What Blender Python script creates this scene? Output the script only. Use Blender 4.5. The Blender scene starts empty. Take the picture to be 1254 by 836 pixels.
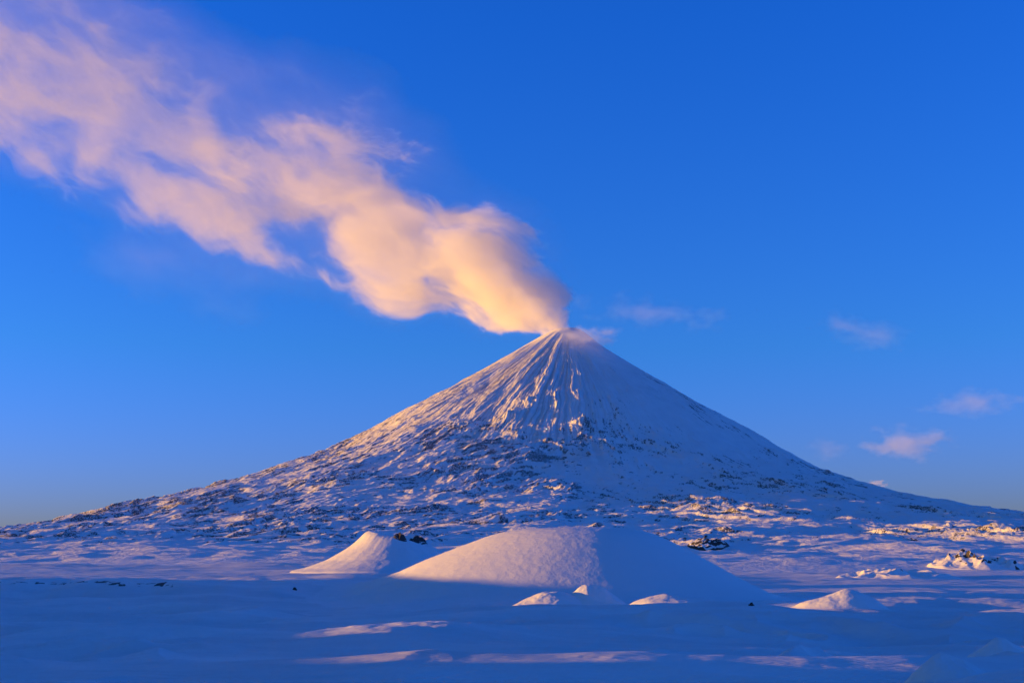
import bpy, math
import numpy as np
from mathutils import Vector, Matrix

C = bpy.context.scene.collection
S = bpy.context.scene
rad = math.radians

# ------------------------------------------------------------------ camera
F = 1513.0                      # focal length in pixels of a 1254 px wide frame
PITCH = math.atan(272 / F)      # horizon lies 272 px below the centre
EYE = 65.0                      # eye height over the plain, the camera stands on a rise
cam = bpy.data.cameras.new('camera')
cam.lens = F / 1254 * 36.0
cam.clip_start = 1.0
cam.clip_end = 300000.0
camo = bpy.data.objects.new('camera', cam)
C.objects.link(camo)
camo.location = (0, 0, EYE)
camo.rotation_euler = (math.pi / 2 + PITCH, 0, 0)
S.camera = camo
CP, SP = math.cos(PITCH), math.sin(PITCH)


def P(px, py, Y):
    """world point at depth Y that is seen at pixel (px, py)"""
    xc = (px - 627) / F
    yc = (418 - py) / F
    d = np.array([xc, CP - SP * yc, SP + CP * yc])
    return d * (Y / d[1]) + np.array([0, 0, EYE])


# ------------------------------------------------------------------ noise
def _h(ix, iy, seed):
    h = (ix.astype(np.uint32) * np.uint32(374761393) + iy.astype(np.uint32) * np.uint32(668265263)
         + np.uint32((seed * 974634777 + 12345) & 0xffffffff))
    h = (h ^ (h >> np.uint32(13))) * np.uint32(1274126177)
    h = h ^ (h >> np.uint32(16))
    return h.astype(np.float64) * (2 * math.pi / 4294967296.0)


def gn(x, y, seed=0):
    """2D gradient noise, about -1..1"""
    x0 = np.floor(x); y0 = np.floor(y)
    fx = x - x0; fy = y - y0
    ix = x0.astype(np.int64); iy = y0.astype(np.int64)
    u = fx * fx * fx * (fx * (fx * 6 - 15) + 10)
    v = fy * fy * fy * (fy * (fy * 6 - 15) + 10)

    def c(dx, dy):
        a = _h(ix + dx, iy + dy, seed)
        return np.cos(a) * (fx - dx) + np.sin(a) * (fy - dy)
    n0 = c(0, 0) * (1 - u) + c(1, 0) * u
    n1 = c(0, 1) * (1 - u) + c(1, 1) * u
    return (n0 * (1 - v) + n1 * v) * 1.5


def fbm(x, y, octv=4, gain=.5, lac=2.03, seed=0):
    s = 0; a = 1.0
    for i in range(octv):
        s = s + a * gn(x + 17.3 * i, y - 9.1 * i, seed + i)
        x = x * lac; y = y * lac; a *= gain
    return s


def ridged(x, y, octv=4, gain=.5, lac=2.07, seed=0):
    s = 0; a = 1.0; w = 1.0
    for i in range(octv):
        n = 1 - np.abs(gn(x + 7.3 * i, y + 3.1 * i, seed + i)) * 1.6
        n = n * n * np.sign(n)
        s = s + a * n * w
        w = np.clip(n * 1.3, 0, 1)
        x = x * lac; y = y * lac; a *= gain
    return s


def ss(a, b, x):
    t = np.clip((x - a) / (b - a), 0, 1)
    return t * t * (3 - 2 * t)


def gauss(x, y, cx, cy, rx, ry, rot=0.0):
    c, s = math.cos(rot), math.sin(rot)
    dx, dy = x - cx, y - cy
    a = (dx * c + dy * s) / rx
    b = (-dx * s + dy * c) / ry
    return np.exp(-(a * a + b * b))


# ------------------------------------------------------------------ materials
def mat(name):
    m = bpy.data.materials.new(name)
    m.use_nodes = True
    nt = m.node_tree
    nt.nodes.clear()
    return m, nt, nt.nodes, nt.links


def ground_material(name, bumps, rock_noise=(0.05, 0.35), snow=(.88, .83, .78), tone=(.004, (1, 1, 1), .93)):
    """snow with dark lava showing where the mesh attribute 'rock' says so, ash dust where 'ash' does"""
    m, nt, N, L = mat(name)
    out = N.new('ShaderNodeOutputMaterial')
    b = N.new('ShaderNodeBsdfPrincipled')
    b.inputs['Roughness'].default_value = .65
    b.inputs['Specular IOR Level'].default_value = .25
    L.new(b.outputs[0], out.inputs[0])
    tc = N.new('ShaderNodeTexCoord')
    ar = N.new('ShaderNodeAttribute'); ar.attribute_name = 'rock'
    aa = N.new('ShaderNodeAttribute'); aa.attribute_name = 'ash'
    no = N.new('ShaderNodeTexNoise')
    no.inputs['Scale'].default_value = rock_noise[0]
    no.inputs['Detail'].default_value = 5
    no.inputs['Roughness'].default_value = .65
    L.new(tc.outputs['Object'], no.inputs['Vector'])
    # rock mask: attribute + noise, sharpened
    a1 = N.new('ShaderNodeMath'); a1.operation = 'MULTIPLY_ADD'
    L.new(no.outputs[0], a1.inputs[0]); a1.inputs[1].default_value = rock_noise[1] * 2
    a1.inputs[2].default_value = -rock_noise[1]
    a2 = N.new('ShaderNodeMath'); a2.operation = 'ADD'
    L.new(a1.outputs[0], a2.inputs[0]); L.new(ar.outputs['Fac'], a2.inputs[1])
    mr = N.new('ShaderNodeMapRange'); mr.interpolation_type = 'SMOOTHSTEP'
    mr.inputs['From Min'].default_value = .40; mr.inputs['From Max'].default_value = .66
    L.new(a2.outputs[0], mr.inputs['Value'])
    # snow tone varies a little
    n2 = N.new('ShaderNodeTexNoise'); n2.inputs['Scale'].default_value = tone[0]
    n2.inputs['Detail'].default_value = 6
    m2 = N.new('ShaderNodeMapping'); m2.inputs['Scale'].default_value = tone[1]
    L.new(tc.outputs['Object'], m2.inputs[0]); L.new(m2.outputs[0], n2.inputs['Vector'])
    cr = N.new('ShaderNodeValToRGB')
    cr.color_ramp.elements[0].position = .3
    cr.color_ramp.elements[0].color = (snow[0] * tone[2], snow[1] * tone[2], snow[2] * (tone[2] + .01), 1)
    cr.color_ramp.elements[1].position = .7
    cr.color_ramp.elements[1].color = (*snow, 1)
    L.new(n2.outputs[0], cr.inputs[0])
    mx0 = N.new('ShaderNodeMixRGB')
    L.new(aa.outputs['Fac'], mx0.inputs[0]); L.new(cr.outputs[0], mx0.inputs[1])
    mx0.inputs[2].default_value = (.36, .27, .20, 1)
    # rock colour
    rr = N.new('ShaderNodeValToRGB')
    rr.color_ramp.elements[0].color = (.020, .018, .020, 1)
    rr.color_ramp.elements[1].color = (.11, .085, .078, 1)
    n3 = N.new('ShaderNodeTexNoise'); n3.inputs['Scale'].default_value = rock_noise[0] * 3
    n3.inputs['Detail'].default_value = 3
    L.new(tc.outputs['Object'], n3.inputs['Vector']); L.new(n3.outputs[0], rr.inputs[0])
    mx = N.new('ShaderNodeMixRGB')
    L.new(mr.outputs[0], mx.inputs[0]); L.new(mx0.outputs[0], mx.inputs[1]); L.new(rr.outputs[0], mx.inputs[2])
    L.new(mx.outputs[0], b.inputs['Base Color'])
    prev = None
    for sc, dist, stretch in bumps:
        mp = N.new('ShaderNodeMapping'); mp.inputs['Scale'].default_value = (stretch[0] * sc, stretch[1] * sc, stretch[2] * sc)
        L.new(tc.outputs['Object'], mp.inputs[0])
        nn = N.new('ShaderNodeTexNoise'); nn.inputs['Scale'].default_value = 1.0
        nn.inputs['Detail'].default_value = 4; nn.inputs['Roughness'].default_value = .55
        L.new(mp.outputs[0], nn.inputs['Vector'])
        bm = N.new('ShaderNodeBump'); bm.inputs['Strength'].default_value = 1.0
        bm.inputs['Distance'].default_value = dist
        L.new(nn.outputs[0], bm.inputs['Height'])
        if prev: L.new(prev.outputs[0], bm.inputs['Normal'])
        prev = bm
    if prev: L.new(prev.outputs[0], b.inputs['Normal'])
    return m


def mesh_grid(name, X, Y, Z, material, rock=None, ash=None, wrap=False, loc=None):
    """one mesh from 2D arrays (rows, cols); wrap closes the columns"""
    R, K = X.shape
    if loc is None:
        loc = (0, 0, 0)
    co = np.empty((R * K, 3), np.float32)
    co[:, 0] = (X - loc[0]).ravel(); co[:, 1] = (Y - loc[1]).ravel(); co[:, 2] = (Z - loc[2]).ravel()
    r = np.arange(R - 1)[:, None]
    k = np.arange(K if wrap else K - 1)[None, :]
    k2 = (k + 1) % K
    q = np.stack([r * K + k, r * K + k2, (r + 1) * K + k2, (r + 1) * K + k], -1).reshape(-1, 4).astype(np.int32)
    # upward winding
    v = co[q[len(q) // 2]]
    if np.cross(v[1] - v[0], v[2] - v[0])[2] < 0:
        q = q[:, ::-1].copy()
    me = bpy.data.meshes.new(name)
    me.vertices.add(R * K); me.vertices.foreach_set('co', co.ravel())
    me.loops.add(q.size); me.loops.foreach_set('vertex_index', q.ravel())
    me.polygons.add(len(q)); me.polygons.foreach_set('loop_start', np.arange(0, q.size, 4, dtype=np.int32))
    me.polygons.foreach_set('use_smooth', np.ones(len(q), bool))
    me.update(calc_edges=True)
    for nm, a in (('rock', rock), ('ash', ash)):
        if a is None: a = np.zeros((R, K))
        at = me.attributes.new(nm, 'FLOAT', 'POINT')
        at.data.foreach_set('value', a.astype(np.float32).ravel())
    me.materials.append(material)
    o = bpy.data.objects.new(name, me)
    o.location = loc
    C.objects.link(o)
    return o


def tag(o, label=None, cat=None, kind=None, group=None):
    if label: o['label'] = label
    if cat: o['category'] = cat
    if kind: o['kind'] = kind
    if group: o['group'] = group
    return o


M_volcano = ground_material('volcano_snow_and_lava', [(1 / 40, 9.0, (1, 1, 1)), (1 / 12, 3.0, (1, 1, 1))], (.08, .52))
M_plain = ground_material('wind_packed_snow', [(1 / 18, 2.2, (.5, 1.6, 1)), (1 / 4, .5, (.5, 1.6, 1))], (.12, .3), (.84, .80, .76), (.011, (.3, 1, 1), .80))  # streaks of darker snow colour stand in for soft shading on the drifts
M_hill = ground_material('cinder_cone_snow', [(1 / 14, .9, (1, 1, 1)), (1 / 4, .34, (1, 1, 1))], (.10, .35), (.84, .80, .76))
M_rock = ground_material('lava_rock', [(1 / 4, .8, (1, 1, 1)), (1 / 1.2, .2, (1, 1, 1))], (.25, .35))

# ------------------------------------------------------------------ volcano
VY = 18500.0
AX = P(697, 402, VY)
VX, VTOP = AX[0], AX[2]


def prof(pts):
    a = np.array([P(px, py, VY) for px, py in pts])
    r = np.abs(a[:, 0] - VX); z = a[:, 2]
    i = np.argsort(r)
    return r[i], z[i]


LR, LZ = prof([(688, 402.5), (677, 405), (660, 413.5), (640, 426), (600, 450.5), (560, 474), (500, 506.6), (450, 534.9),
               (400, 561.2), (350, 580.5), (300, 597.8), (250, 612.0), (200, 625.2), (150, 637.3), (100, 648.0), (50, 656.5), (0, 665)])
RR, RZ = prof([(708, 402.5), (717, 408), (740, 427), (770, 446.5), (800, 466.0), (850, 495.0), (900, 523.9), (950, 556.0),
               (1000, 583.5), (1050, 602.0), (1100, 617.0), (1150, 627.5), (1200, 636.7), (1254, 644.4)])
VRIM = 13500.0


def extend(r, z, foot):
    r = np.concatenate([[0], r, [10000, 11500, VRIM]])
    z0 = z[-1]; r0 = r[-4]
    k = lambda q: foot + (z0 - foot) * (1 - (q - r0) / (VRIM + 900 - r0)) ** 1.7
    z = np.concatenate([[z[0]], z, [k(10000.), k(11500.), k(VRIM)]])
    return r, z


LR, LZ = extend(LR, LZ, 62)
RR, RZ = extend(RR, RZ, 62)


def lipw(x, y):
    return 90 * gn(x / 260, y / 500, 77) + 35 * gn(x / 80, y / 200, 78)


def base_ground(x, y):
    """the plain: low in front, a step up to the left, rising slowly to the foot of the volcano"""
    z = 0.0 * x
    # terrace left of the central cone
    t = ss(2250, 2480, y + .10 * (x + 400) + lipw(x, y))
    left = ss(-60, -420, x)
    z = z + 30 * t * left
    basin = ss(-350, 350, x)
    z = z + 3 * ss(1900, 2600, y) + 57 * (ss(2500, 5200, y) * (1 - basin) + ss(3600, 7000, y) * basin) * (1 - .52 * t * left)
    z = z + 12 * np.exp(-((x + 250 + .1 * (y - 3500)) / 220) ** 2) * ss(2500, 3000, y) * (1 - ss(5500, 7000, y))
    return z


def volcano_height(th, r):
    wob = .18 * np.sin(th * 3 + 1)
    wR = ss(-.75, .75, np.cos(th) + wob * np.sin(th) ** 2)
    zl = np.interp(r, LR, LZ); zr = np.interp(r, RR, RZ)
    return zl * (1 - wR) + zr * wR


def build_volcano():
    front = np.linspace(rad(-205), rad(25), 1750)
    back = np.linspace(rad(25), rad(155), 120)[1:-1]
    th1 = np.concatenate([front, back])
    r1 = np.concatenate([np.linspace(0, 1500, 80)[:-1], np.linspace(1500, VRIM, 720)])
    TH, R = np.meshgrid(th1, r1)
    X = VX + R * np.cos(TH); Y = VY + R * np.sin(TH)
    Z = volcano_height(TH, R)
    # smooth the piecewise profile a little along r
    for _ in range(6):
        Z[1:-1] = .25 * Z[:-2] + .5 * Z[1:-1] + .25 * Z[2:]
    x, y = X - VX, Y - VY
    wx = x + 260 * gn(x / 1300, y / 1300, 3) + 90 * gn(x / 420, y / 420, 4)
    wy = y + 260 * gn(x / 1300 + 50, y / 1300, 5) + 90 * gn(x / 420, y / 420 + 31, 6)
    wr = np.hypot(wx, wy); wt = TH + .012 * gn(x / 700, y / 700, 8) + .006 * gn(x / 200, y / 200, 9)
    D = np.zeros_like(Z)
    rightside = ss(-.15, .5, np.cos(TH))
    # radial gullies on the upper cone
    g = 0
    for k, a, sd in ((3, 40, 10), (6, 40, 11), (15, 22, 12), (33, 11, 13), (70, 6, 14), (140, 3.5, 15), (260, 2.0, 16)):
        g = g + a * gn(wt * k, R / (2600 / k ** .45) + 5 * sd, sd)
    gw = ss(150, 1500, R) * (1 - .75 * ss(3300, 6200, R))
    D += g * gw * (.55 + .6 * ss(-.4, .5, gn(x / 500, y / 500, 18))) * (1 - .4 * rightside)
    D += 9 * fbm(wt * 45, R / 300, 4, .65, seed=17) * ss(500, 2000, R) * (1 - .35 * rightside)
    D += 4.5 * fbm(wx / 120, wy / 120, 4, .68, seed=20) * ss(250, 1200, R) * (1 - ss(9000, 11000, R))
    D += 16 * ridged(wx / 520, wy / 520, 4, .55, seed=23) * ss(900, 2600, R) * ss(-.1, .6, gn(x / 900, y / 900, 24)) * (1 - ss(4000, 5000, R))
    # lava fields: long flows run down and to the side, broken and steep at their edges
    lw = ss(1900, 4400, R + 700 * gn(x / 900, y / 900, 21)) * (1 - ss(10500, 12300, R + 900 * gn(x / 1600, y / 1600, 22) - 500 * np.cos(TH)))

    def flows(dx, dy, sd):
        n = math.hypot(dx, dy); dx /= n; dy /= n
        al = wx * dx + wy * dy; ac = -wx * dy + wy * dx
        return (36 * ridged(al / 2600, ac / 560, 3, .5, seed=sd) + 23 * ridged(al / 900, ac / 200, 4, .56, seed=sd + 10)
                + 15 * fbm(al / 420, ac / 75, 4, .6, seed=sd + 20) + 9 * ridged(al / 500, ac / 120, 4, .6, seed=sd + 25))
    side = ss(-2500, 2500, x)
    lob = flows(-.86, -.5, 31) * (1 - side) + flows(.80, -.6, 36) * side
    patch = .40 + 1.0 * ss(-.5, .6, gn(x / 1700, y / 1400, 61) + .5 * gn(x / 500, y / 500, 62))
    mean = float((lob * lw * R).sum() / (lw * R).sum())
    lob = (lob - mean) * lw * (1 - .38 * rightside * (1 - ss(8000, 10000, R)))
    D += lob * patch
    D += 42 * fbm(wx / 1500, wy / 1500, 3, .5, seed=71) * ss(1500, 4000, R) * (1 - ss(11000, 13000, R))
    # soft swells and wind marks on the apron
    D += 17.0 * fbm((x + .3 * y) / 1300, (y - .3 * x) / 400, 5, .52, seed=81) * ss(8000, 10500, R) * (1 - ss(12600, 13400, R))
    D += 1.4 * fbm(x / 120, y / 60, 3, .5, seed=83)
    # two crags on the middle slope and one shoulder below the summit
    for px, py, rx, ry, h in ((625, 513, 150, 90, 80), (716, 521, 130, 80, 90), (650, 492, 160, 130, 50),
                              (632, 505, 260, 90, 50), (560, 520, 200, 120, 40)):
        rr_, th_ = locate(px, py)
        cx, cy = rr_ * math.cos(th_), rr_ * math.sin(th_)
        kk = gauss(x, y, cx, cy, rx, ry)
        D += kk * h * (.6 + .6 * ridged(x / 110, y / 110, 3, seed=91))
    # crater bowl
    Z -= 60 * (1 - ss(0, 110, R)) * (1 + .3 * np.sin(TH * 2 + 1))
    Z += 9 * gn(TH * 1.4, R / 300, 19) * ss(40, 110, R) * (1 - ss(200, 500, R))
    Z += D
    # drop the rim into the plain
    gb = base_ground(X, Y)
    e = ss(12300, VRIM, R)
    Z = np.where(R > 12300, Z * (1 - e) + (gb - 6) * e, Z)
    # attributes
    dr = np.gradient(R, axis=0)
    dZr = np.gradient(D, axis=0) / np.maximum(dr, 1)
    dth = np.gradient(TH, axis=1)
    dZt = np.gradient(D, axis=1) / np.maximum(np.abs(dth) * np.maximum(R, 60), 1)
    steep = np.hypot(dZr, dZt)
    bare = fbm(x / 260, y / 260, 4, .6, seed=101)
    fine = fbm((wx * .86 + wy * .5) / 230, (wx * .5 - wy * .86) / 60, 4, .65, seed=103)
    rock = (.35 + .5 * patch) * ss(.20, .60, steep) * ss(-.7, .5, bare * .5 + fine * .6) * np.clip(lw + .3, 0, 1)
    rock += .40 * ss(-.1, .8, fine) * lw * ss(-.3, .4, bare)
    # the left flank low down is blown clear of snow in bands
    low = ss(5200, 7500, R) * (1 - ss(9800, 10800, R)) * ss(.35, -.5, np.cos(TH))
    rock += .28 * low * ss(-.2, .5, fbm(wt * 30, wr / 500, 4, .6, seed=111))
    rock *= (1 - .35 * rightside)
    rock += .62 * ss(.0, .7, fbm(wt * 55, R / 420, 5, .65, seed=123)) * ss(400, 1500, R) * (1 - ss(6500, 9000, R)) * (.35 + .65 * ss(-.1, .5, np.cos(TH))) * ss(-.4, .5, gn(x / 700, y / 700, 124))
    rock = np.minimum(rock, .57)
    streak = ss(.0, .8, fbm(wt * 60, R / 2600, 4, .6, seed=121) + .25)
    ash = .5 * streak * ss(.35, -.25, np.cos(TH)) * ss(200, 900, R) * (1 - ss(2600, 5200, R))
    ash = np.maximum(ash, .8 * (1 - ss(60, 190, R)) * ss(-.3, .6, np.cos(TH)))
    o = mesh_grid('volcano', X, Y, Z, M_volcano, rock, ash, wrap=True, loc=(VX, VY, 0))
    return tag(o, 'huge snow-covered volcano cone with bare lava ridges and a smoking summit', 'volcano', 'structure')


def locate(px, py):
    """polar position on the volcano's front seen at a pixel"""
    best = None
    for Y in np.linspace(VY, 7000, 1200):
        p = P(px, py, Y)
        r = math.hypot(p[0] - VX, Y - VY); th = math.atan2(Y - VY, p[0] - VX)
        if r < VRIM:
            h = float(volcano_height(np.array(th), np.array(r)))
            if h <= p[2] - 0:
                if best is not None: pass
            else:
                best = (r, th)
    return best if best else (5000., -math.pi / 2)


build_volcano()

# ------------------------------------------------------------------ plain


def ground_height(x, y):
    z = base_ground(x, y)
    near = 1 - ss(2200, 3500, y)
    # the cones cover the drifts
    under = 1.0
    for px, py, Y, rr in ((738, 736, 2330, 430.), (486, 690, 3450, 290.)):
        c = P(px, py, Y)
        under = under * (1 - .92 * (1 - ss(.70, 1.05, np.hypot(x - c[0], y - Y) / rr)))
    under = under * (1 - .55 * np.exp(-((y - 765) / 55.) ** 2))
    # long swells and drifts drawn out across the view by the wind
    calm = 1 - .75 * (1 - ss(1250, 1350, y)) * ss(-420, -260, x)
    z = z + 7.5 * fbm(x / 360, y / 190, 4, .5, seed=201) * (.35 + .65 * near) * calm * under
    z = z + 2.8 * fbm(x / 120, y / 55, 5, .5, seed=205) * (.3 + .7 * near) * (.45 + .55 * calm) * under
    z = z + 2.6 * ridged(x / 330 + .3, y / 210, 3, .45, seed=213) * near * (1 - ss(1100, 1500, y))
    z = z + 9 * under * fbm(x / 700, y / 450, 4, .5, seed=207) * ss(2600, 4500, y)
    # low crest that hides the foot of the central cone
    z = z + 15.5 * np.exp(-((y - 1500 - .05 * x) / 190.) ** 2) * ss(-330, 60, x) * (1 - .5 * ss(250, 420, x))
    # broad drifts in the shaded ground on the left and a bank low on the right
    z = z + 13 * (ridged(x / 520 + .2 * y / 300, y / 330, 2, .4, seed=221) - .6) * ss(900, 1100, y) * (1 - ss(1900, 2200, y)) * (1 - ss(-330, -180, x))
    z = z + 30 * gauss(x, y, 350, 640, 115, 60, .25)
    dune = 11 * (ridged((x + .5 * y) / 190, (y - .3 * x) / 150, 3, .42, seed=225) - .6)
    z = z + dune * ss(60, 160, x) * (ss(800, 850, y) * (1 - ss(960, 1010, y)) + ss(1185, 1230, y) * (1 - ss(1330, 1450, y)))
    z = z + .8 * dune * (1 - ss(-260, -170, x)) * ss(560, 640, y) * (1 - ss(1000, 1060, y)) * (1 - .7 * np.exp(-((y - 765) / 40.) ** 2))
    # hollow under the left terrace
    z = z - 6 * gauss(x, y, -520, 1500, 380, 500)
    # foreground crest with a streak of light on it
    z = z + 10 * np.exp(-((y - 762 + .02 * x + 4 * gn(x / 90, y * 0, 215)) / 50.) ** 2) * ss(-300, -40, x) * (1 - ss(230, 330, x))
    # the ground falls away to the right in front
    z = z - 17 * ss(20, 380, x) * (1 - ss(1260, 1420, y)) * ss(820, 960, y) - 7 * ss(150, 330, x) * (1 - ss(820, 960, y))
    z = z + 15 * np.exp(-((y - 1120 - .2 * (x + 100)) / np.where(y < 1120, 95., 60.)) ** 2) * ss(-250, -70, x) * (1 - ss(-70, 60, x)) * (1 + .1 * fbm(x / 30, y / 20, 3, seed=209))
    # drifts low on the right
    z = z + 15 * gauss(x, y, *P(1290, 800, 800)[:2], 95, 60, .2)
    z = z + 9 * gauss(x, y, *P(1240, 760, 1150)[:2], 120, 60)
    z = z + 3 * gauss(x, y, *P(940, 770, 1180)[:2], 60, 55, .4)
    z = z + 3 * gauss(x, y, *P(1010, 785, 1030)[:2], 60, 40, -.3)
    # lit swell on the right
    z = z + 20 * gauss(x, y, *P(1110, 735, 1800)[:2], 215, 95, .05)
    # rise the camera stands on
    k = ss(12, 320, np.hypot(x, y + 10))
    z = z * k + 62.0 * (1 - k)
    return z


def build_plain():
    fine = np.linspace(rad(62), rad(118), 1250)
    co1 = np.linspace(rad(118), rad(360 + 62), 110)[1:-1]
    az = np.concatenate([fine, co1])
    r = np.concatenate([[0, 8, 20, 40, 80, 140, 220, 320, 400], np.geomspace(450, 7500, 900), np.geomspace(7700, 110000, 40)])
    A, R = np.meshgrid(az, r)
    X = R * np.cos(A); Y = R * np.sin(A)
    Z = ground_height(X, Y)
    # under the volcano the sheet sinks out of the way
    vr = np.hypot(X - VX, Y - VY)
    Z = Z - 60 * (1 - ss(12700, 13350, vr))
    Z = np.where(R > 16000, np.minimum(Z, 60 - (R - 16000) * .002), Z)
    # bare stones along the lip of the terrace
    lip = np.exp(-((Y + .10 * (X + 400) + lipw(X, Y) - 2425) / 20.) ** 2) * ss(-560, -700, X)
    rock = 1.1 * lip * ss(-.1, .35, fbm(X / 30, Y / 14, 3, .6, seed=231))
    far = ss(3200, 5200, Y)
    rock += .5 * far * ss(.35, .9, fbm(X / 120, Y / 60, 4, .6, seed=233))
    o = mesh_grid('snow_field', X, Y, Z, M_plain, rock, None, wrap=True)
    return tag(o, 'wide rolling snow field in blue shadow before the volcano', None, 'structure')


build_plain()


# ------------------------------------------------------------------ mounds and cones (polar height fields of their own)
def cone(name, px, py, Y, R0, fn, material, label, cat, kind=None, rows=140, cols=360, group=None, sq=1.0, rockfn=None, on=None):
    c = P(px, py, Y)
    th = np.linspace(0, 2 * math.pi, cols, endpoint=False)
    r = np.linspace(0, 1, rows)
    TH, RR_ = np.meshgrid(th, r)
    x = RR_ * R0 * np.cos(TH); y = RR_ * R0 * sq * np.sin(TH)
    g = ground_height(c[0] + x, Y + y)
    if on is not None: g = g + on(c[0] + x, Y + y)
    h = fn(RR_, TH, x, y)
    e = ss(.93, 1.0, RR_)
    Z = g + h * (1 - e) - 2.0 * e
    rock = rockfn(RR_, TH, x, y) if rockfn else None
    o = mesh_grid(name, c[0] + x, Y + y, Z, material, rock, None, wrap=True, loc=(c[0], Y, float(g[0, 0])))
    return tag(o, label, cat, kind, group)


# central cinder cone: long even slope on the left, steeper on the right, flat crest
CC = P(716, 736, 2330)
CR = ([0, 98, 134, 173, 234, 301, 350, 380, 560], [131, 127, 117, 98, 65, 27, 5, 0, 0])


def central_profile(r, th):
    x, y = r * np.cos(th), r * np.sin(th)
    re = np.hypot(np.where(x < 0, x / 1.29, x), y)
    rs = np.arange(0, 561, 4.0)
    k = np.interp(rs, *CR)
    for _ in range(30): k[1:-1] = .25 * k[:-2] + .5 * k[1:-1] + .25 * k[2:]
    return np.interp(re, rs, k)


def f_central(r, th, x, y):
    h = central_profile(r * 544, th)
    h = h + .7 * gn(th * 2, r * 2, 301) * ss(.1, .4, r) * (1 - ss(.6, .9, r))
    h = h + .22 * fbm(x / 22, y / 22, 3, .5, seed=305) + .25 * fbm(x / 130, y / 130, 2, .5, seed=306) * (1 - ss(.5, .8, r))
    return h


def on_central(x, y):
    dx, dy = x - CC[0], y - 2330
    return central_profile(np.hypot(dx, dy), np.arctan2(dy, dx))


cone('cinder_cone', 716, 736, 2330, 544, f_central, M_hill,
     'broad smooth snow-covered cinder cone in the centre at the foot of the volcano', 'cinder cone', 'structure', 240, 760)


# left cone with a broken crater
def f_left(r, th, x, y):
    k = np.interp(r, [0, .14, .24, .30, .45, .65, .85, 1.0], [.80, .82, 1.0, .93, .64, .32, .10, 0])
    for _ in range(7):
        k[1:-1] = .25 * k[:-2] + .5 * k[1:-1] + .25 * k[2:]
    breach = np.exp(-((np.angle(np.exp(1j * (th + .35)))) / .9) ** 2)
    h = 97 * k * (1 - .20 * breach * (1 - ss(.3, .9, r))) * (1 + .12 * np.exp(-((r - .27) / .1) ** 2) * np.clip(-np.cos(th), 0, 1) ** 2)
    h = h + (1.0 * gn(th * 2, r * 3, 311) + .5 * gn(th * 9, r * 5, 313)) * ss(.1, .3, r) * (1 - ss(.75, .95, r))
    h = h + .35 * fbm(x / 22, y / 22, 3, .5, seed=315) + 1.2 * fbm(x / 90, y / 90, 2, .5, seed=316)
    return h


def rk_left(r, th, x, y):
    a = np.angle(np.exp(1j * (th - .15)))
    return 1.0 * np.exp(-((r - .25) / .05) ** 2) * np.exp(-(a / .9) ** 2) * ss(-.3, .4, fbm(x / 20, y / 20, 3, seed=317)) 


cone('cinder_cone', 486, 690, 3450, 300, f_left, M_hill,
     'small pointed cinder cone left of the broad one, dark rocks on its crater rim', 'cinder cone', 'structure', 160, 420, rockfn=rk_left)


def mound(name, px, py, Y, R0, H, label, cat, seed, sq=1.0, peak=(0, 0), sharp=1.0, group=None, steep_right=0.0):
    def f(r, th, x, y):
        dx = (x / R0 - peak[0] * (1 - r)); dy = (y / (R0 * sq) - peak[1] * (1 - r))
        q = np.clip(np.hypot(dx, dy), 0, 1)
        k = .5 * np.clip(1.08 - np.sqrt(q * q + .02), 0, 1) ** sharp * ss(0, .3, 1 - r) + .5 * (1 - q * q) ** 2
        k = k * (.97 + .16 * gn(x / R0 * 1.8, y / R0 * 1.8, seed)) + .04 * fbm(x / R0 * 3, y / R0 * 3, 4, .5, seed=seed + 1) * ss(1, .7, r)
        return H * np.clip(k, -.02, 2)
    return cone(name, px, py, Y, R0, f, M_hill, label, cat, None, 60, 200, group, sq, on=on_central)


mound('snow_mound', 672, 736, 1905, 72, 27, 'rounded snow mound lit pink in front of the broad cinder cone', 'snow mound', 401, .6, (.25, 0), .95)
mound('snow_mound', 727, 736, 1915, 60, 33, 'pointed snow mound right of the rounded one before the broad cone', 'snow mound', 411, .6, (-.1, 0), 1.0)
mound('snow_bank', 840, 739, 1830, 105, 24, 'long low snow bank below the right foot of the broad cone', 'snow bank', 421, .5, (-.35, 0), .55)
mound('snow_drift', 1028, 748, 1650, 72, 25, 'bright orange lit snow drift standing on the pale right-hand swell', 'snow drift', 431, .6, (.15, 0), .8)
mound('snow_drift', 1163, 812, 680, 28, 17, 'small bluish peaked snow drift in the shaded foreground', 'snow drift', 441, .7, (-.2, 0), 1.1)
mound('snow_drift', 1225, 782, 1000, 34, 25, 'steep pale snow drift behind the small peaked one near the right edge', 'snow drift', 451, .7, (.1, 0), 1.0)


# ------------------------------------------------------------------ rocks
def surface_z(x, y):
    dg = bpy.context.evaluated_depsgraph_get()
    ok, loc, *_ = S.ray_cast(dg, Vector((x, y, 6000)), Vector((0, 0, -1)))
    return loc.z if ok else 0.0


def ray_px(px, py):
    d = P(px, py, 1.0) - np.array([0, 0, EYE])
    dg = bpy.context.evaluated_depsgraph_get()
    ok, loc, *_ = S.ray_cast(dg, Vector((0, 0, EYE)), Vector(d).normalized())
    return loc if ok else None


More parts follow.
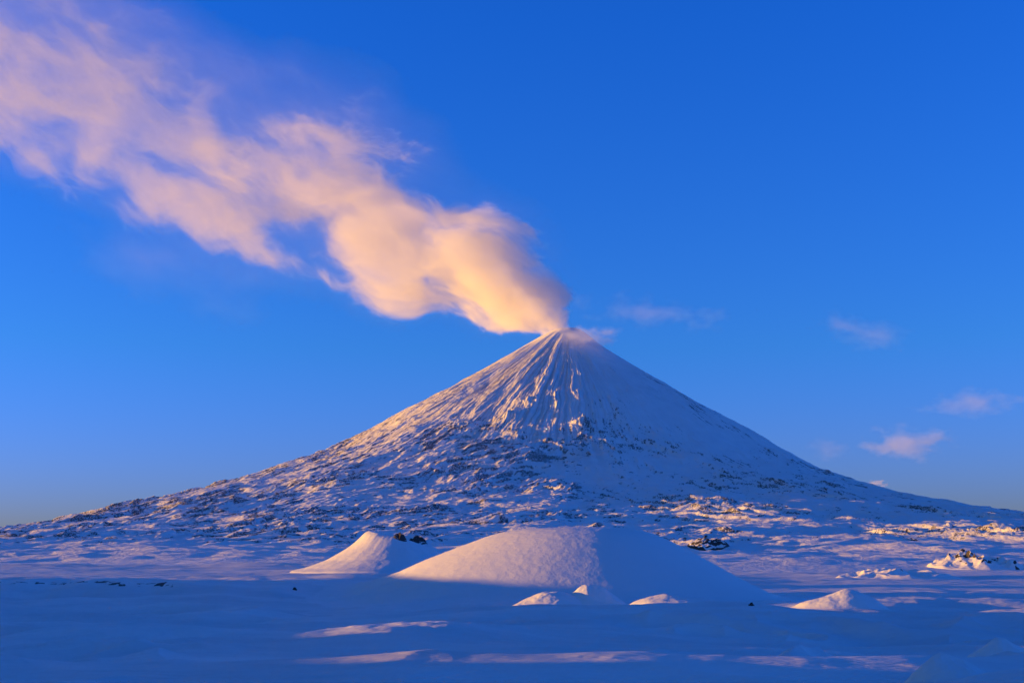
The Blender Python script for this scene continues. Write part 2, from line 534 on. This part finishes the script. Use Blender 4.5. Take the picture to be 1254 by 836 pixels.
def rock_mesh(name, cx, cy, w, d, h, seed, label, cat, group=None, snow=.5, pts=90, yaw=0.0):
    """craggy lava block: polar grid dome broken by ridged noise, snow lodged on the gentle faces"""
    th = np.linspace(0, 2 * math.pi, pts * 2, endpoint=False)
    r = np.linspace(0, 1, pts)
    TH, Q = np.meshgrid(th, r)
    lx = Q * np.cos(TH) * w; ly = Q * np.sin(TH) * d
    x = cx + lx * math.cos(yaw) - ly * math.sin(yaw)
    y = cy + lx * math.sin(yaw) + ly * math.cos(yaw)
    env = (1 - Q ** 2)
    s = max(w, d)
    rg = ridged(lx / (s * .8), ly / (s * .5), 3, .5, seed=seed)
    fb = fbm(lx / (s * .45), ly / (s * .35), 5, .5, seed=seed + 9)
    hh = h * env * np.clip(.28 + .40 * rg + .30 * fb, .02, 1.3)
    hh = hh - .15 * h * ss(.85, 1, Q)
    z0 = surface_z(cx, cy)
    zs = np.array([surface_z(cx + w * .8 * math.cos(a), cy + d * .8 * math.sin(a)) for a in np.linspace(0, 6.283, 9)[:-1]])
    ang = np.linspace(0, 2 * math.pi, 9)[:-1]
    gx = float((zs * np.cos(ang)).mean() * 2 / (w * .8)); gy = float((zs * np.sin(ang)).mean() * 2 / (d * .8))
    Z = z0 + (x - cx) * gx + (y - cy) * gy + hh
    dq = np.gradient(hh, axis=0) / (s / pts)
    dt = np.gradient(hh, axis=1) / np.maximum(Q * s * math.pi / pts, s / pts * .4)
    st = np.hypot(dq, dt)
    rock = ss(.25 + .9 * snow, .8 + 1.2 * snow, st) * (1.25 - .6 * snow) + .5 * ss(-.2, .5, fb) * (1 - snow)
    o = mesh_grid(name, x, y, Z, M_rock, rock, None, wrap=True, loc=(cx, cy, z0))
    return tag(o, label, cat, None, group)


def rock_at(name, px, py, wpx, hpx, depth, seed, label, cat, snow=.5, group=None, pts=60, yaw=0.0):
    p = ray_px(px, py)
    if p is None: return
    s = p.y / F
    return rock_mesh(name, p.x, p.y, wpx * s / 2, wpx * s / 2 * depth, hpx * s, seed, label, cat, group, snow, pts, yaw)


rock_at('lava_outcrop', 1195, 694, 125, 25, .7, 501, 'tallest craggy lava outcrop at the right edge, half buried in pink snow', 'rock outcrop', .62, 'lava outcrops', 90)
rock_at('lava_outcrop', 1100, 708, 165, 15, .6, 511, 'long low jagged lava outcrop left of the tallest one', 'rock outcrop', .60, 'lava outcrops', 90)
rock_at('lava_outcrop', 868, 668, 54, 12, .7, 521, 'dark lava outcrop behind the right shoulder of the broad cinder cone', 'rock outcrop', .35, 'lava outcrops', 60)
rock_at('boulder', 920, 741, 8, 4.5, .8, 531, 'lone dark boulder on blue snow right of the long snow bank', 'boulder', 0.0, None, 30)
rock_at('boulder', 361, 722, 6, 4, .8, 541, 'small dark boulder in a shaded snow hollow left of the broad cone', 'boulder', .0, None, 30)
rock_at('crater_rock', 490, 659, 17, 9, .6, 551, 'dark slab of rock on the crater rim of the small cone', 'rock', .05, None, 40)
rock_at('crater_rock', 510, 663, 24, 9, .6, 561, 'wider dark rock just right of the slab on the small cone', 'rock', .05, None, 40)


# ------------------------------------------------------------------ ridge left of the view that shades the foreground
TE = math.tan(rad(2.5))
TA = math.tan(rad(2.0))      # the sun stands a little beyond the picture plane


def build_ridge():
    ys = np.linspace(-1500, 2620, 620)
    s = np.interp(ys, [-1500, 690, 725, 745, 775, 790, 830, 1025, 1055, 1145, 1175, 1540, 1600, 1830, 1850, 1870, 1885, 1925, 1950, 2440, 2520, 2620],
                  [65, 62, 30, 8.5, 8.5, 30, 60, 60, 4, 4, 60, 55, 12, 12, 18, 22, 6, 6, 39, 41, 18, -25])  # crest heights shaped for their shadow, dips let sun streaks onto the plain
    s = s + 2.0 * gn(ys / 45, ys * 0, 611) + ss(2380, 2480, ys) * 14 * fbm(ys / 30, ys * 0, 2, seed=613)
    xr = -(0.55 * np.maximum(ys, 0) + 420)
    zc = s + (-100 - xr) * TE
    t = np.linspace(-1, 1, 60)
    zc = zc * 1.0
    YY, T = np.meshgrid(ys + (-100 - xr) * TA, t, indexing='ij')
    w = 2.0 * zc[:, None]
    X = xr[:, None] + T * w
    Z = zc[:, None] * (1 - np.abs(T) ** 1.25)
    Z = Z + 3 * fbm(X / 120, YY / 120, 3, seed=601) * (np.abs(T) > .04) * ss(0, .15, np.abs(T)) * (1 - np.abs(T))
    G = ground_height(X, YY)
    Z = np.maximum(Z, 0) + np.minimum(G, 5) * np.abs(T) - 4 * (np.abs(T) > .97)
    o = mesh_grid('ridge', X, YY, Z, M_hill, None, None)
    tag(o, 'long snow ridge out of view, its crest shaped to shade the plain', None, 'structure')


build_ridge()

# ------------------------------------------------------------------ smoke plume
PX = VY * 1.0 / F / CP            # metres per pixel at the volcano, roughly
VENT = P(691, 406, VY - 210)      # just in front of the crater's left lip


def fcurve(N, pts, lo, hi):
    """float curve node: pts (x, y) real values, x in 0..1; returns node, output scaled by MapRange-like math"""
    n = N.new('ShaderNodeFloatCurve')
    c = n.mapping.curves[0]
    while len(c.points) > 2: c.points.remove(c.points[1])
    q = [(x, (y - lo) / (hi - lo)) for x, y in pts]
    c.points[0].location = q[0]; c.points[1].location = q[-1]
    for a in q[1:-1]: c.points.new(*a)
    for p_ in c.points: p_.handle_type = 'AUTO_CLAMPED'
    n.mapping.update()
    return n


# the plume drifts to the upper left and away from the camera, so the low sun lights its near flank
TILT = rad(32)
A_IMG = np.array([-.905, .426])
far = P(692 + 900 * A_IMG[0], 402 - 900 * A_IMG[1], VY + 11500)
EX = Vector(far - VENT).normalized()
EY = Vector((.426, 0, .905)); EY = (EY - EX * EY.dot(EX)).normalized()
EZ = EX.cross(EY)


def along(d):
    """metres along the plume axis for a picture distance d (pixels) from the vent, and metres per pixel there"""
    lo_, hi_ = -400.0, 40000.0
    for _ in range(60):
        m_ = (lo_ + hi_) / 2
        q = np.array(VENT) + np.array(EX) * m_ - np.array([0, 0, EYE])
        depth = q[1] * CP + q[2] * SP
        px = (q[0] / depth * F + 627 - 692) * A_IMG[0]
        py = -((418 - (-q[1] * SP + q[2] * CP) / depth * F) - 402) * A_IMG[1]
        if px + py < d: lo_ = m_
        else: hi_ = m_
    return m_, depth / F


# lower and upper edge in pixels across, against distance along it in pixels
U0 = np.array([-10, 0, 15, 36, 60, 119, 160, 200, 294, 400, 511, 600, 726, 850, 900.])
LO = 1.12 * np.array([-12, -14, -17, -23, -29, -40, -52, -66, -70, -98, -96, -98, -100, -112, -120.])
HI = 1.08 * np.array([15, 26, 52, 82, 100, 116, 112, 112, 160, 160, 138, 155, 160, 150, 145.])
CV = [along(d) for d in U0]
U = np.array([c[0] for c in CV]); SCL = np.array([c[1] for c in CV])
CEN = (LO + HI) / 2 * SCL / 1000; HW = (HI - LO) / 2 * SCL / 1000      # kilometres
UMIN, UMAX = U[0], U[-1]
DEN = np.array([1.6, 1.5, 1.2, .95, .80, .66, .56, .46, .28, .165, .10, .07, .055, .05, .045])


def math_node(N, L, op, a, b=None, c=None, clamp=False):
    n = N.new('ShaderNodeMath'); n.operation = op; n.use_clamp = clamp
    for i, v in enumerate((a, b, c)):
        if v is None: continue
        if isinstance(v, (int, float)): n.inputs[i].default_value = v
        else: L.new(v, n.inputs[i])
    return n.outputs[0]


def plume_material():
    m, nt, N, L = mat('volcanic_smoke')
    out = N.new('ShaderNodeOutputMaterial')
    vol = N.new('ShaderNodeVolumePrincipled')
    vol.inputs['Color'].default_value = (.975, .955, .935, 1)
    vol.inputs['Anisotropy'].default_value = 0.0
    L.new(vol.outputs[0], out.inputs['Volume'])
    tc = N.new('ShaderNodeTexCoord')
    sc = N.new('ShaderNodeVectorMath'); sc.operation = 'SCALE'; sc.inputs['Scale'].default_value = 1 / PX
    L.new(tc.outputs['Object'], sc.inputs[0])
    sx = N.new('ShaderNodeSeparateXYZ'); L.new(sc.outputs[0], sx.inputs[0])
    MA = lambda op, a, b=None, c=None, clamp=False: math_node(N, L, op, a, b, c, clamp)
    # billows: warp the coordinates
    nw = N.new('ShaderNodeTexNoise'); nw.inputs['Scale'].default_value = 1 / 95.
    nw.inputs['Detail'].default_value = 1
    L.new(sc.outputs[0], nw.inputs['Vector'])
    wv = N.new('ShaderNodeVectorMath'); wv.operation = 'MULTIPLY_ADD'
    L.new(nw.outputs['Color'], wv.inputs[0])
    wv.inputs[1].default_value = (70, 70, 70)
    wv.inputs[2].default_value = (-35, -35, -35)
    wsep = N.new('ShaderNodeSeparateXYZ'); L.new(wv.outputs[0], wsep.inputs[0])
    grow = MA('MULTIPLY_ADD', sx.outputs[0], 1 / 260., .12, True)
    v = MA('MULTIPLY_ADD', wsep.outputs[1], grow, sx.outputs[1])
    w = MA('MULTIPLY_ADD', wsep.outputs[2], grow, sx.outputs[2])
    u = MA('MULTIPLY_ADD', wsep.outputs[0], grow, sx.outputs[0])
    k = PX / (UMAX - UMIN)
    t = MA('MULTIPLY_ADD', u, k, -UMIN / (UMAX - UMIN), True)
    T = (U - UMIN) / (UMAX - UMIN)
    fc = fcurve(N, list(zip(T, CEN)), -1, 2); L.new(t, fc.inputs['Value'])
    cen = MA('MULTIPLY', MA('MULTIPLY_ADD', fc.outputs[0], 3, -1), 1000 / PX)
    fh = fcurve(N, list(zip(T, HW)), 0, 3); L.new(t, fh.inputs['Value'])
    hw = MA('MULTIPLY', fh.outputs[0], 3000 / PX)
    fd = fcurve(N, list(zip(T, DEN)), 0, 1.6); L.new(t, fd.inputs['Value'])
    vv = MA('DIVIDE', MA('SUBTRACT', v, cen), hw)
    ww = MA('DIVIDE', w, MA('MULTIPLY', hw, .85))
    q = MA('SQRT', MA('ADD', MA('MULTIPLY', vv, vv), MA('MULTIPLY', ww, ww)))
    # noise stretched down wind, more so far out
    mp = N.new('ShaderNodeCombineXYZ')
    L.new(MA('MULTIPLY', MA('POWER', MA('MAXIMUM', MA('ADD', u, 20), 1), .6), 5.2), mp.inputs[0])
    L.new(v, mp.inputs[1]); L.new(MA('MULTIPLY', w, .8), mp.inputs[2])
    n1 = N.new('ShaderNodeTexNoise'); n1.inputs['Scale'].default_value = 1 / 60.
    n1.inputs['Detail'].default_value = 6; n1.inputs['Roughness'].default_value = .68
    n1.inputs['Distortion'].default_value = .35
    L.new(mp.outputs[0], n1.inputs['Vector'])
    # how ragged: compact near the vent, open wisps far out
    rag = MA('MULTIPLY_ADD', t, 3.6, 3.0)
    nz = MA('MULTIPLY', MA('SUBTRACT', n1.outputs[0], .5), rag)
    d = MA('ADD', MA('SUBTRACT', MA('MULTIPLY_ADD', t, -.30, .80), q), nz)
    d = MA('ADD', d, MA('MULTIPLY', MA('SUBTRACT', nw.outputs[0], .5), MA('MULTIPLY', t, 3.4)))
    # far out the upper side thins away
    d = MA('SUBTRACT', d, MA('MULTIPLY', MA('MULTIPLY_ADD', t, .7, .22), MA('ADD', vv, .1)))
    # a ragged opening torn in the lower edge
    for (hu, hv, hr) in ((along(325)[0] / PX, -30 * along(325)[1] / PX, 66),):
        a = MA('MULTIPLY', MA('SUBTRACT', u, hu), 1 / (hr * 1.2)); b = MA('MULTIPLY', MA('SUBTRACT', v, hv), 1 / (hr * .6))
        g = MA('SUBTRACT', 1, MA('ADD', MA('MULTIPLY', a, a), MA('MULTIPLY', b, b)), clamp=True)
        d = MA('SUBTRACT', d, MA('MULTIPLY', g, MA('MULTIPLY_ADD', n1.outputs[0], -3.2, 2.6)))
    # cauliflower edges near the vent
    near = MA('MULTIPLY_ADD', t, -3.2, 1.0, True)
    d = MA('SUBTRACT', d, MA('MULTIPLY', MA('MAXIMUM', MA('SUBTRACT', q, .9), 0), 4.0))
    gain = MA('MULTIPLY_ADD', near, 2.0, 1.4)
    core = MA('MULTIPLY', d, gain, clamp=True)
    core = MA('MULTIPLY', core, core)
    dens = MA('MULTIPLY', MA('MULTIPLY', core, MA('MULTIPLY', fd.outputs[0], 1.6)), .0042)
    # thin veil round the core
    veil = MA('MULTIPLY', MA('MULTIPLY', MA('SUBTRACT', 1.16, q, clamp=True), MA('POWER', n1.outputs[0], 3)), .0005)
    L.new(MA('ADD', dens, veil), vol.inputs['Density'])
    m.cycles.volume_step_rate = .09
    return m


def build_plume():
    nu, nt_ = 110, 48
    us = np.linspace(UMIN + 5, UMAX, nu)
    cen = np.interp(us, U, CEN) * 1000; hw = np.interp(us, U, HW) * 1000
    for a in (cen, hw):
        a[1:-1] = .25 * a[:-2] + .5 * a[1:-1] + .25 * a[2:]
    th = np.linspace(0, 2 * math.pi, nt_, endpoint=False)
    UU, TH = np.meshgrid(us, th, indexing='ij')
    g = 1.24 + .06 * gn(UU / 700, TH * 1.2, 701) * np.sin(TH / 2) ** 2
    v = cen[:, None] + hw[:, None] * g * np.sin(TH)
    w = hw[:, None] * g * .9 * np.cos(TH)
    co = np.stack([UU, v, w], -1).reshape(-1, 3)
    co = np.concatenate([co, [[us[0], cen[0], 0], [us[-1], cen[-1], 0]]])
    faces = []
    for i in range(nu - 1):
        for k in range(nt_):
            k2 = (k + 1) % nt_
            faces.append((i * nt_ + k, i * nt_ + k2, (i + 1) * nt_ + k2, (i + 1) * nt_ + k))
    a, b = nu * nt_, nu * nt_ + 1
    for k in range(nt_):
        k2 = (k + 1) % nt_
        faces.append((a, k2, k)); faces.append((b, (nu - 1) * nt_ + k, (nu - 1) * nt_ + k2))
    me = bpy.data.meshes.new('smoke_plume'); me.from_pydata(co.tolist(), [], faces); me.update()
    import bmesh
    bm = bmesh.new(); bm.from_mesh(me); bmesh.ops.recalc_face_normals(bm, faces=bm.faces); bm.to_mesh(me); bm.free()
    me.materials.append(plume_material())
    o = bpy.data.objects.new('smoke_plume', me); C.objects.link(o)
    # local x runs from the vent to the upper left, y across it, z along the view
    ex, ey, ez = EX, EY, EZ
    o.matrix_world = Matrix.Translation(Vector(VENT)) @ Matrix(((ex.x, ey.x, ez.x), (ex.y, ey.y, ez.y), (ex.z, ey.z, ez.z))).to_4x4()
    tag(o, 'long peach-coloured smoke plume drifting up and left from the volcano summit', 'smoke plume')


build_plume()


# ------------------------------------------------------------------ small clouds
def cloud(px, py, wpx, hpx, Y, dens, seed, label, rot=0.0):
    c = P(px, py, Y); s = Y / F
    m, nt, N, L = mat('cloud_vapour')
    out = N.new('ShaderNodeOutputMaterial'); vol = N.new('ShaderNodeVolumePrincipled')
    vol.inputs['Color'].default_value = (.97, .95, .94, 1)
    L.new(vol.outputs[0], out.inputs['Volume'])
    MA = lambda op, a, b=None, c=None, clamp=False: math_node(N, L, op, a, b, c, clamp)
    tc = N.new('ShaderNodeTexCoord')
    ln = N.new('ShaderNodeVectorMath'); ln.operation = 'LENGTH'; L.new(tc.outputs['Object'], ln.inputs[0])
    mp = N.new('ShaderNodeMapping'); mp.inputs['Location'].default_value = (seed * 3.1, seed * 1.7, 0)
    mp.inputs['Scale'].default_value = (.55 * wpx / hpx, 1.2, 1.0)
    L.new(tc.outputs['Object'], mp.inputs[0])
    nn = N.new('ShaderNodeTexNoise'); nn.inputs['Scale'].default_value = 1.6; nn.inputs['Detail'].default_value = 5
    nn.inputs['Roughness'].default_value = .56
    L.new(mp.outputs[0], nn.inputs['Vector'])
    d = MA('ADD', MA('SUBTRACT', .45, ln.outputs['Value']), MA('MULTIPLY', MA('SUBTRACT', nn.outputs[0], .45), 2.4))
    d = MA('MULTIPLY', d, 1.6, clamp=True)
    e = MA('MULTIPLY', MA('SUBTRACT', 1, ln.outputs['Value'], clamp=True), 3, clamp=True)
    L.new(MA('MULTIPLY', MA('MULTIPLY', d, e), dens), vol.inputs['Density'])
    m.cycles.volume_step_rate = .5
    import bmesh
    bm = bmesh.new(); bmesh.ops.create_icosphere(bm, subdivisions=3, radius=1.0)
    me = bpy.data.meshes.new('cloud'); bm.to_mesh(me); bm.free(); me.materials.append(m)
    o = bpy.data.objects.new('cloud', me); C.objects.link(o)
    o.location = c; o.scale = (wpx * s / 2, wpx * s / 3.2, hpx * s / 2); o.rotation_euler = (0, rot, 0)
    tag(o, label, 'cloud', None, 'small clouds')


cloud(1110, 541, 150, 62, 24000, .0016, 1, 'small pinkish cloud floating above the lower right slope')
cloud(1195, 493, 190, 50, 26000, .0004, 2, 'faint wide cloud near the right edge, higher than the pinkish one')
cloud(1075, 592, 46, 14, 25000, .006, 3, 'tiny bright cloud peeping over the lower right ridge line')
cloud(1015, 550, 80, 44, 25000, .0004, 4, 'very faint cloud left of the small pinkish one')
cloud(1060, 408, 170, 60, 27000, .00025, 5, 'faint patchy cloud high in the sky right of the summit', .2)
cloud(800, 383, 300, 50, 23000, .00014, 6, 'thin streak of cloud level with the summit just right of the plume', .08)
cloud(722, 414, 120, 46, 17800, .0030, 7, 'thin steam veil blowing over the right shoulder of the summit')

cloud(210, 320, 460, 170, 27000, .00005, 8, 'very faint veil of vapour hanging below the smoke plume at the left', .25)

# ------------------------------------------------------------------ light
SUN_EL, SUN_AZ = 2.5, -88.0
sd = bpy.data.lights.new('sun', 'SUN'); sd.energy = 5.0; sd.angle = rad(.5); sd.color = (1.0, .515, .08)
so = bpy.data.objects.new('sun', sd); C.objects.link(so)
sdir = Vector((math.sin(rad(SUN_AZ)) * math.cos(rad(SUN_EL)), math.cos(rad(SUN_AZ)) * math.cos(rad(SUN_EL)), math.sin(rad(SUN_EL))))
so.rotation_euler = sdir.to_track_quat('Z', 'Y').to_euler()

w = bpy.data.worlds.new("World"); S.world = w; w.use_nodes = True
N, L = w.node_tree.nodes, w.node_tree.links
bg = N['Background']
sk = N.new('ShaderNodeTexSky'); sk.sky_type = 'NISHITA'; sk.sun_disc = False
sk.sun_elevation = rad(SUN_EL); sk.sun_rotation = rad(SUN_AZ); sk.altitude = 1000
tc = N.new('ShaderNodeTexCoord')
dt = N.new('ShaderNodeVectorMath'); dt.operation = 'DOT_PRODUCT'; dt.inputs[1].default_value = sdir
L.new(tc.outputs['Generated'], dt.inputs[0])
mr = N.new('ShaderNodeMapRange'); mr.interpolation_type = 'SMOOTHSTEP'
mr.inputs['From Min'].default_value = .42; mr.inputs['From Max'].default_value = .80
L.new(dt.outputs['Value'], mr.inputs['Value'])
mx = N.new('ShaderNodeMixRGB')
mx.inputs[1].default_value = (.30, 1.35, 5.6, 1); mx.inputs[2].default_value = (.45, .80, .78, 1)
L.new(mr.outputs[0], mx.inputs[0])
sz = N.new('ShaderNodeSeparateXYZ'); L.new(tc.outputs['Generated'], sz.inputs[0])
el = N.new('ShaderNodeValToRGB')
el.color_ramp.elements[0].position = .0; el.color_ramp.elements[0].color = (.75 / 6.6, 1.08 / 6.6, 6.6 / 6.6, 1)
el.color_ramp.elements[1].position = .42; el.color_ramp.elements[1].color = (.17 / 6.6, 1.50 / 6.6, 6.4 / 6.6, 1)
e2 = el.color_ramp.elements.new(.17); e2.color = (.34 / 6.6, 1.50 / 6.6, 5.5 / 6.6, 1)
L.new(sz.outputs[2], el.inputs[0])
e6 = N.new('ShaderNodeVectorMath'); e6.operation = 'SCALE'; e6.inputs['Scale'].default_value = 6.6
L.new(el.outputs[0], e6.inputs[0]); L.new(e6.outputs[0], mx.inputs[1])
mu = N.new('ShaderNodeMixRGB'); mu.blend_type = 'MULTIPLY'; mu.inputs[0].default_value = 1
L.new(sk.outputs[0], mu.inputs[1]); L.new(mx.outputs[0], mu.inputs[2])
L.new(mu.outputs[0], bg.inputs[0]); bg.inputs[1].default_value = .062

S.view_settings.view_transform = 'Standard'
S.view_settings.look = 'None'
S.view_settings.exposure = 0.72
S.render.engine = 'CYCLES'
cy = S.cycles
cy.max_bounces = 6; cy.diffuse_bounces = 2; cy.glossy_bounces = 1; cy.volume_bounces = 6
cy.transparent_max_bounces = 8
cy.volume_max_steps = 256
cy.use_denoising = True
cy.use_adaptive_sampling = True; cy.adaptive_threshold = .035; cy.adaptive_min_samples = 16
